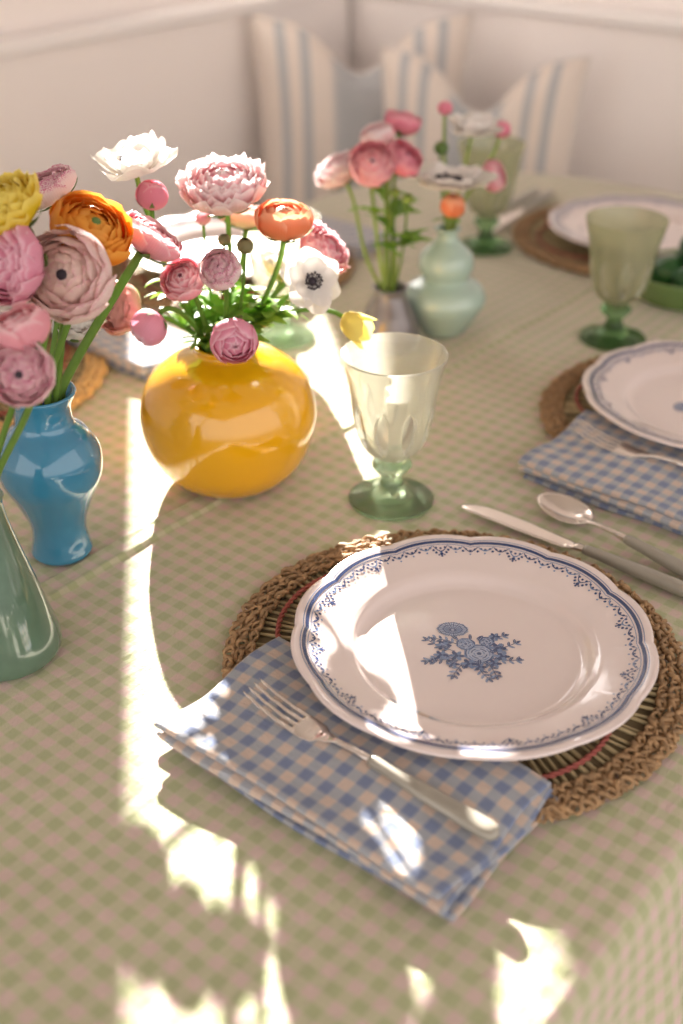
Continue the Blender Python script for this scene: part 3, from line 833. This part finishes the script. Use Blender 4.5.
def leafmesh(seed=0, lobes=3):
    mb = MB(); r = random.Random(seed)
    for l in range(lobes):
        a0 = (l - (lobes - 1) / 2) * .7
        def fn(a, b, a0=a0):
            uu = 2 * a - 1; L = 1 - .15 * abs(a0); w = .16 * math.sin(PI * min(1, .1 + b * .9)) * (1 + .25 * math.sin(b * 16))
            x = uu * w; y = b * L; z = .18 * math.sin(b * 2.2) - .25 * b * b + .15 * abs(uu) * w
            return (x * math.cos(a0) + y * math.sin(a0), -x * math.sin(a0) + y * math.cos(a0), z)
        mb.grid(4, 8, fn)
    return mb.mesh('leaf', M['leaf'], merge=False)
LEAVES = [leafmesh(0, 3), leafmesh(1, 1), leafmesh(2, 5)]

def orient(axis, spin=0):
    z = Vector(axis).normalized(); return z.to_track_quat('Z', 'Y').to_matrix().to_4x4() @ Matrix.Rotation(spin, 4, 'Z')
NAMES = {'full': 'ranunculus', 'dense': 'ranunculus', 'cup': 'ranunculus', 'bud': 'flower_bud', 'ruffle': 'ranunculus', 'anemone': 'anemone', 'anemoneflat': 'anemone', 'anemonecup': 'anemone', 'tulip': 'tulip'}
fcount = 0
def flower(shape, colour, px, py, dia, Y, axis, vz, label, rad=.0026, reye=None, stemm='stem', bend=.0, straight=0, leaves=0, squash=1, sep='s', seed=None, grp=None, wide=1):
    global fcount; fcount += 1
    c, t = P(px, py, Y); R = dia / 2 * t / F_PX
    loc, mz, mr, bz = MOUTH[vz]; ax = Vector(axis).normalized()
    tocam = (c - Vector((loc.x, loc.y, c.z))); 
    dirn = Vector((c.x - loc.x, c.y - loc.y, 0)); dn = dirn.normalized() if dirn.length > 1e-4 else Vector((0, 1, 0))
    k = min(1, dirn.length / .05)
    mouth = Vector((loc.x, loc.y, loc.z + mz)) + dn * (mr * k * .9)
    foot = Vector((loc.x, loc.y, loc.z + bz)) - dn * (mr * .5 * k)
    root = thing(NAMES[shape], label, 'flower', foot, 0, grp)
    bsz = .80 if NAMES[shape] != 'anemone' else .12
    if shape == 'bud': bsz = .92
    if shape == 'tulip': bsz = .15
    base = c - ax * (R * bsz * squash)
    # stem: cubic from blossom base to the mouth, then into the vase
    p1 = base - ax * (base - mouth).length * (.30 if not straight else .04); p2 = mouth + Vector((dn.x * .3, dn.y * .3, 1)).normalized() * (base - mouth).length * (.34 if not straight else .12)
    p2 += Vector((bend, 0, 0))
    pts = []
    for i in range(15):
        s = i / 14; pts.append(base * (1 - s) ** 3 + p1 * 3 * s * (1 - s) ** 2 + p2 * 3 * s * s * (1 - s) + mouth * s ** 3)
    for i in range(1, 5): pts.append(mouth.lerp(foot, i / 4))
    mb = MB(); tube(mb, [p - foot for p in pts], lambda q: rad * (1.0 - .12 * (1 - q)), 8)
    obj('stem', mb.mesh('stem', M[stemm]), root)
    mw = Matrix.Translation(c - foot) @ orient(ax, fcount * 1.3) @ Matrix.Diagonal((R * wide, R * wide, R * squash, 1))
    o = obj('blossom', bmesh_for(shape, colour, fcount % 3 if seed is None else seed), root); o.matrix_local = mw
    if NAMES[shape] == 'anemone':
        e = obj('flower_eye', EYE['dark' if reye is None else reye], root); e.matrix_local = mw
    else:
        if reye: e = obj('flower_eye', REYE[reye], root); e.matrix_local = mw
        if shape != 'tulip': e = obj('sepals', SEP['s' if shape != 'bud' else sep], root); e.matrix_local = mw
    if vz == 'Y': leaves = leaves + 2
    for l in range(leaves):
        s = .45 + .35 * (l / max(1, leaves))
        if vz == 'Y': s = .62 + .34 * ((l * .37 + fcount * .29) % 1)
        p = pts[int(s * 14)]
        a = fcount * 2.1 + l * 2.4; d = Vector((math.cos(a), math.sin(a), .5))
        lo = obj('leaf', LEAVES[(fcount + l) % 3], root); sc = .040 if vz != 'C' else .028
        lo.matrix_local = Matrix.Translation(p - foot) @ d.normalized().to_track_quat('Y', 'Z').to_matrix().to_4x4() @ Matrix.Scale(sc, 4)
    return root

Gy = 'flowers in the yellow vase'; Gb = 'flowers in the blue vase'; Gg = 'flowers in the green bottle vase'; Gr = 'flowers in the grey vase'; Gc = 'flowers in the gourd vase'
# green bottle vase (left edge)
flower('dense', 'mauve', 6, 262, 84, .78, (-.5, -.7, .3), 'B', 'mauve pink double ranunculus cut by the left edge', grp=Gb, rad=.0028)
flower('cup', 'pink', 20, 328, 60, .72, (-.25, -.1, .9), 'G', 'plump pink half-closed ranunculus with green sepals above the magenta-edged one', grp=Gg)
flower('full', 'magenta', 20, 374, 68, .70, (.15, -.9, .35), 'G', 'white ranunculus with magenta edges and dark eye just above the blue vase neck', reye='dark', grp=Gg)
# blue vase
flower('ruffle', 'yellow', 0, 202, 80, .80, (-.3, -.3, .8), 'B', 'bright yellow ranunculus at the upper left edge', grp=Gb)
flower('full', 'magenta', 44, 187, 66, .92, (-.35, -.1, .9), 'B', 'pink and white speckled ranunculus seen from the side above the orange one', grp=Gb, squash=.7)
flower('full', 'orange', 92, 229, 86, .84, (.5, -.35, .8), 'B', 'large orange ranunculus, biggest orange bloom of the arrangement', reye='green', grp=Gb, squash=.85, rad=.003)
flower('full', 'pale', 66, 276, 94, .80, (-.05, -.88, .42), 'B', 'large pale pink ranunculus facing the viewer with dark eye', reye='dark', grp=Gb, rad=.003)
flower('full', 'pink', 152, 236, 66, .90, (.55, .1, .75), 'B', 'pink ranunculus on the thick slanting green stem from the blue vase', grp=Gb, rad=.0040, squash=.75, straight=1)
flower('ruffle', 'white', 72, 312, 60, .93, (.3, -.3, .6), 'B', 'blush white ranunculus half hidden behind the large pale pink one', grp=Gb)
# yellow vase
flower('anemonecup', 'white', 135, 168, 92, 1.02, (-.1, -.05, 1), 'Y', 'sunlit white anemone highest above the yellow vase', grp=Gy, leaves=1, squash=1.0)
flower('bud', 'rose', 152, 195, 32, 1.00, (.1, 0, 1), 'Y', 'rose pink bud just under the sunlit white anemone', grp=Gy, sep='l')
flower('ruffle', 'blush', 223, 181, 82, 1.03, (-.05, -.25, 1), 'Y', 'large ruffled blush pink ranunculus atop the yellow vase bouquet', grp=Gy, leaves=1, squash=.9)
flower('cup', 'coral', 284, 219, 58, 1.00, (.05, -.1, 1), 'Y', 'coral orange ranunculus right of the large blush pink one', grp=Gy, leaves=2, squash=.85)
flower('ruffle', 'pink', 326, 247, 56, 1.05, (.6, -.2, .6), 'Y', 'pink ranunculus facing right at the right side of the yellow vase bouquet', grp=Gy)
flower('anemone', 'white', 311, 282, 66, .99, (.35, -.75, .45), 'Y', 'white anemone with dark centre facing the viewer above the yellow vase', grp=Gy, leaves=1)
flower('tulip', 'lemon', 345, 318, 48, 1.00, (.7, -.35, -.35), 'Y', 'pale yellow flower drooping right of the yellow vase', grp=Gy, leaves=1)
flower('full', 'pink', 183, 279, 46, .97, (-.25, -.6, .7), 'Y', 'pink and white ranunculus left of the dark-centred wine one', reye='wine', grp=Gy)
flower('cup', 'magenta', 220, 269, 43, .95, (-.1, -.75, .55), 'Y', 'small wine-streaked ranunculus in the middle of the yellow vase bouquet', reye='wine', grp=Gy)
flower('bud', 'mauve', 149, 328, 38, .96, (-.45, -.4, -.5), 'Y', 'round mauve bud hanging left of the yellow vase mouth', grp=Gy)
flower('cup', 'mauve', 234, 341, 48, .935, (.15, -.85, -.1), 'Y', 'mauve pink bloom hanging over the rim of the yellow vase', grp=Gy, leaves=1)
flower('full', 'peach', 118, 308, 52, 1.0, (-.5, -.6, .3), 'Y', 'peach pink ranunculus behind the slanting stem of the blue vase', reye='wine', grp=Gy)
flower('full', 'peach', 247, 214, 62, 1.09, (.1, .2, .9), 'Y', 'pale peach ranunculus behind the coral orange one', grp=Gy, squash=.6)
flower('bud', 'pink', 203, 218, 15, 1.04, (0, 0, 1), 'Y', 'tiny pinkish bud under the ruffled blush bloom', grp=Gy, rad=.0016)
flower('ruffle', 'white', 196, 300, 46, 1.08, (-.3, -.3, .8), 'Y', 'small white ranunculus low at the back of the yellow vase bouquet', grp=Gy, leaves=2)
flower('ruffle', 'white', 288, 262, 50, 1.10, (.3, .1, .8), 'Y', 'small white ranunculus behind the dark-centred anemone', grp=Gy, leaves=2)
def budthing(px, py, dia, Y, vz, label, grp, m='budbrown', leaves=0):
    r = flower('bud', 'pink', px, py, dia, Y, (0.05, -.1, 1), vz, label, grp=grp, rad=.0016, leaves=leaves)
    for ch in r.children:
        if ch.name.startswith('blossom'):
            ch.data = ch.data.copy(); ch.data.materials.clear(); ch.data.materials.append(M[m])
budthing(245, 246, 17, .98, 'Y', 'dark closed green-brown bud below the coral orange ranunculus', Gy, leaves=2)
budthing(224, 240, 13, 1.0, 'Y', 'smallest green-brown bud above the wine-streaked ranunculus', Gy, leaves=2)
# grey vase
kw = dict(grp=Gr, stemm='stemlite', rad=.0024)
flower('ruffle', 'blush', 336, 168, 44, 1.37, (-.5, -.2, .8), 'R', 'light pink ranunculus leaning left of the grey vase bouquet', bend=-.02, **kw)
flower('full', 'pink', 372, 164, 46, 1.31, (0, -.75, .6), 'R', 'front pink ranunculus with dark eye in the grey vase bouquet', reye='wine', leaves=1, **kw)
flower('full', 'rose', 404, 158, 40, 1.34, (.5, -.4, .7), 'R', 'deeper pink ranunculus at the right of the grey vase bouquet', reye='wine', leaves=2, **kw)
flower('cup', 'blush', 377, 136, 34, 1.38, (-.3, -.2, .9), 'R', 'pale pink ranunculus behind the front one of the grey vase', leaves=1, **kw)
flower('full', 'rose', 403, 121, 36, 1.42, (.2, 0, 1), 'R', 'topmost rose pink ranunculus of the grey vase bouquet', leaves=2, **kw)
flower('bud', 'coral', 386, 147, 22, 1.38, (0, -.3, 1), 'R', 'small orange bloom tucked among the grey vase pinks', **kw)
budthing(395, 193, 11, 1.34, 'R', 'tiny green bud left of the pair below the grey vase blooms', Gr, 'stemlite', 2)
budthing(408, 199, 12, 1.33, 'R', 'tiny green bud right of the pair below the grey vase blooms', Gr, 'stemlite', 3)
# gourd vase
kw = dict(grp=Gc, stemm='stemlite', rad=.0022)
flower('anemonecup', 'white', 449, 184, 96, 1.34, (.03, .05, 1), 'C', 'wide white anemone seen edge on above the gourd vase', squash=.6, **kw)
flower('anemonecup', 'white', 472, 131, 62, 1.42, (.1, -.05, 1), 'C', 'white anemone with dark eye highest above the gourd vase', squash=.9, **kw)
flower('bud', 'coral', 453, 206, 25, 1.31, (.05, -.3, .9), 'C', 'coral red bud just above the gourd vase neck', leaves=1, **kw)
flower('cup', 'pink', 494, 176, 32, 1.40, (.6, -.3, .3), 'C', 'pink side-facing bloom in front of the far goblet', **kw)
flower('bud', 'rose', 445, 108, 15, 1.42, (0, 0, 1), 'C', 'tiny rose bud, topmost of the gourd vase stems', **kw)
budthing(441, 148, 14, 1.40, 'C', 'tiny green bud beneath the topmost rose bud', Gc, 'sepal')
flower('bud', 'rose', 502, 129, 18, 1.44, (.2, 0, 1), 'C', 'small rose bud at the right of the gourd vase stems', **kw)

# ---------------------------------------------------------------- place settings
def pl(p, z): return Vector((p.x, p.y, z))
m1 = G(454, 657, .005); m2 = G(709, 424, 0); m3 = G(633, 242, 0); m4 = Vector((-.447, 1.235, 0)); m5 = Vector((-.16, 1.60, 0))
ZM = .0022; ZP = ZM + .0128
placemat(pl(m1, ZM), 'round brown seagrass placemat under the nearest plate', MATM, .9)
placemat(pl(m2, ZM), 'round brown seagrass placemat at the right edge beside the second napkin', MATM, 2.1)
placemat(pl(m3, ZM), 'round brown seagrass placemat under the farthest plate', MATM, 3.0)
placemat(pl(m4, ZM), 'golden straw placemat behind the blue vase', MATG, .4)
placemat(pl(m5, ZM), 'round seagrass placemat behind the yellow vase bouquet', MATM, 1.4)
plate(pl(G(472, 640, .030), ZP), 'nearest cream scalloped plate with blue floral print in full view', -.08)
plate(pl(m2, ZP), 'cream scalloped plate cut by the right edge behind the spoon', 1.0)
plate(pl(m3 + Vector((.005, -.025, 0)), ZP), 'farthest cream plate behind the green goblet', 2.0)
plate(pl(m4 + Vector((-.03, .0, 0)), ZP), 'cream plate on the golden mat behind the blue vase flowers', .5)
plate(pl(m5, ZP), 'cream plate behind the yellow vase bouquet', .5)
n1 = U * .001 + V * .004 + (G(157, 740, .0) + G(270, 648, .018) + G(552, 790, .012) + G(432, 915, .0)) / 4
napkin((n1.x, n1.y, 0), 'blue gingham napkin with fork beside the nearest plate', [m1], .242, .126, 1)
n2 = G(521, 470, .01) + V * .128 + U * .068
napkin((n2.x, n2.y, 0), 'blue gingham napkin with fork at the right edge', [m2], .262, .137, 2)
n4 = m4 + U * .19 + V * .06
napkin((n4.x, n4.y, 0), 'sunlit blue gingham napkin beside the golden straw placemat', [m4], .24, .11, 3)
n5 = m5 + U * .185
napkin((n5.x, n5.y, 0), 'blue gingham napkin behind the orange bloom of the yellow vase', [m5], .24, .11, 4)
gf, gk, gs = 'dinner forks with stone grey handles', 'table knives with stone grey handles', 'table spoons with stone grey handles'
cutlery('dinner_fork', G(250, 682, .036), G(498, 834, .026), .0235, .0185, 'fork lying on the nearest blue gingham napkin', gf)
fd = (G(498, 832, .018) - G(246, 679, .030)).normalized()
f2 = G(572, 434, .022); cutlery('dinner_fork', f2, f2 + V * .234, .0235, .0195, 'fork on the second napkin, handle running out of the right edge', gf)
k1 = G(466, 507, .006); k1e = G(683, 592, .006); kd = (k1e - k1).normalized()
cutlery('table_knife', k1, k1 + kd * .2385, .0035, .0025, 'knife above the nearest plate, tip towards the pale goblet', gk)
s1 = G(533, 495, .006); s1e = G(683, 573, .006); sd = (s1e - s1).normalized()
cutlery('table_spoon', s1, s1 + sd * .209, .0040, .0025, 'spoon lying beside the nearest knife', gs)
k3 = G(487, 234, .004); k3e = G(550, 196, .004); d3 = (k3e - k3).normalized()
cutlery('table_knife', k3, k3 + d3 * .2385, .0035, .0025, 'far knife nearest to the farthest plate', gk)
k4 = k3 + Vector((-.03, .0, 0)) + d3 * .03
cutlery('table_spoon', k4, k4 + d3 * .209, .0035, .0025, 'far spoon on the goblet side of the far knife', gs)
k5 = G(655, 343, .004); cutlery('table_knife', k5, k5 + V * .2385, .0035, .0025, 'knife behind the second plate at the right edge', gk)

goblet(pl(G(391, 501, 0), Z_T), 'pale sage pressed glass goblet nearest the viewer between yellow vase and plate', GP, 1, .2)
goblet(pl(G(612, 340, 0), Z_T), 'sage green pressed glass goblet at right in front of the farthest plate', GG, 1, .5)
goblet(pl(G(485, 248, 0), Z_T), 'dark green goblet behind the gourd vase', GG, 1, .1)
goblet(pl(G(283, 338, 0), Z_T), 'pale goblet mostly hidden behind the yellow vase bouquet', GP, 1, .3)

# green dish with dark fruit
dl = G(700, 296, 0); dl.z = Z_T
mb = MB(); lathe(mb, smoothprof([(0, .006), (.05, .006), (.072, .010), (.082, .030), (.086, .036), (.089, .036), (.088, .030), (.078, .006), (.068, 0), (0, 0)], 5), 64, lambda th, r, z, k: (r * (1 + .12 * math.cos(2 * th)), z))
tag(obj('serving_dish', mb.mesh('dish', M['dish']), None, dl), 'green ceramic dish at the right edge holding dark green fruit', 'dish')
mb = MB(); lathe(mb, smoothprof([(0, -.030), (.012, -.027), (.021, -.012), (.023, .003), (.018, .019), (.008, .027), (.003, .031), (0, .031)], 5), 28, lambda th, r, z, k: (r * (1 + .03 * math.cos(5 * th)), z))
fr = mb.mesh('fruit', M['fruit'])
for i, (x, y, z, lb) in enumerate(((-.048, .0, .031, 'dark green fruit at the left of the green dish'), (-.018, -.035, .031, 'dark green fruit at the front of the green dish'), (-.006, .034, .031, 'dark green fruit at the back of the green dish'), (.036, -.01, .031, 'dark green fruit at the right of the green dish'), (-.012, -.001, .062, 'topmost dark green fruit on the green dish pile'))):
    ob = obj('green_fruit', fr, None, dl + Vector((x, y, z)), (1.3 + i * .3, .4 * i, i * 1.1)); tag(ob, lb, 'fruit', 'dark green fruit in the dish')

# ---------------------------------------------------------------- cushions
def cushion(loc, rotz, tilt, label, w=.46, h=.47, seed=0, chop=.10):
    mb = MB(); N = 36
    def side(sg):
        def fn(a, b):
            x = 2 * a - 1; y = 2 * b - 1
            X = x * w / 2 * (1 - .07 * (1 - abs(y) ** 2) * abs(x)); Yy = y * h / 2 * (1 - .07 * (1 - abs(x) ** 2) * abs(y))
            th = .07 * (max(0, 1 - x ** 4) ** .6) * (max(0, 1 - y ** 4) ** .6)
            up = max(0, (y + .2) / 1.2) ** 1.6; g = math.exp(-(x / .38) ** 2)
            Yy -= chop * g * up; th *= 1 - .35 * g * up
            X *= 1 + .03 * up
            return (X, sg * th + .006 * math.sin(x * 6 + y * 4 + seed) * (1 - x * x) * (1 - y * y), Yy + h / 2)
        return fn
    mb.grid(N, N, side(-1)); mb.grid(N, N, side(1))
    t = thing('striped_cushion', label, 'cushion', loc, rotz, 'striped cushions on the banquette'); t.rotation_euler = (tilt, 0, rotz)
    obj('cover', mb.mesh('cover', M['cushion']), t)
    pm = MB(); f = side(0); pts = []
    for k in range(41): pts.append(f(k / 40, 0))
    for k in range(1, 41): pts.append(f(1, k / 40))
    for k in range(1, 41): pts.append(f(1 - k / 40, 1))
    for k in range(1, 41): pts.append(f(0, 1 - k / 40))
    tube(pm, pts, .0035, 6, cap=False); obj('piping', pm.mesh('piping', M['seat']), t)
ZS = FL + .42
c1 = P(357, 110, 2.52)[0]; c2 = P(477, 110, 2.44)[0]
cushion((c1.x + .01, 2.56, ZS + .01), 0.04, -.10, 'blue-grey striped cushion in the banquette corner, the left one', .445, .50)
cushion((c2.x - .01, 2.38, ZS + .005), -.30, -.10, 'blue-grey striped cushion overlapping the corner one, at right', .395, .465, 2)

# ---------------------------------------------------------------- light
sun = bpy.data.lights.new('sun', 'SUN'); sun.energy = 42.0; sun.angle = math.radians(.7); sun.color = (1, .94, .87)
so = bpy.data.objects.new('sun', sun); COL.objects.link(so)
EL = math.radians(19.5); AZ = math.radians(8.6)
src = Vector((-math.sin(AZ) * math.cos(EL), math.cos(AZ) * math.cos(EL), math.sin(EL)))   # towards the sun
so.rotation_euler = src.to_track_quat('Z', 'Y').to_euler(); so.location = (0, 0, 3)
wd = bpy.data.worlds.new('world'); SC.world = wd; wd.use_nodes = True
nt = wd.node_tree; bg = nt.nodes['Background']
tc = nt.nodes.new('ShaderNodeTexCoord'); sp = nt.nodes.new('ShaderNodeSeparateXYZ'); nt.links.new(tc.outputs['Generated'], sp.inputs[0])
up = sstep(nt, sp.outputs[2], -.12, .05)
dt = nt.nodes.new('ShaderNodeVectorMath'); dt.operation = 'DOT_PRODUCT'; nt.links.new(tc.outputs['Generated'], dt.inputs[0])
gd = Vector((.0, .86, .51)).normalized(); dt.inputs[1].default_value = gd
gl = mth(nt, 'POWER', mth(nt, 'MAXIMUM', dt.outputs['Value'], 0), 10)       # bright haze around the sun
st = mth(nt, 'ADD', mth(nt, 'MULTIPLY', mth(nt, 'ADD', mth(nt, 'MULTIPLY', up, .75), .25), 1.95), mth(nt, 'MULTIPLY', gl, 6))
bg.inputs[0].default_value = (1, .925, .89, 1); nt.links.new(st, bg.inputs[1])

# ---------------------------------------------------------------- camera
cam = bpy.data.cameras.new('camera'); co = bpy.data.objects.new('camera', cam); COL.objects.link(co)
cam.sensor_fit = 'VERTICAL'; cam.sensor_height = 36; cam.lens = F_PX / 1024 * 36; cam.clip_start = .02
co.location = (0, 0, CAM_H); co.rotation_euler = (math.radians(90) - PITCH, 0, 0)
cam.dof.use_dof = True; cam.dof.focus_distance = .93; cam.dof.aperture_fstop = 2.8
SC.camera = co
for o in list(SC.objects):
    if o.parent is None: o.location.z += .75
vs = SC.view_settings; SC.display_settings.display_device = 'sRGB'
vs.view_transform = 'Standard'; vs.look = 'None'; vs.gamma = 1; vs.exposure = 0; vs.use_curve_mapping = False
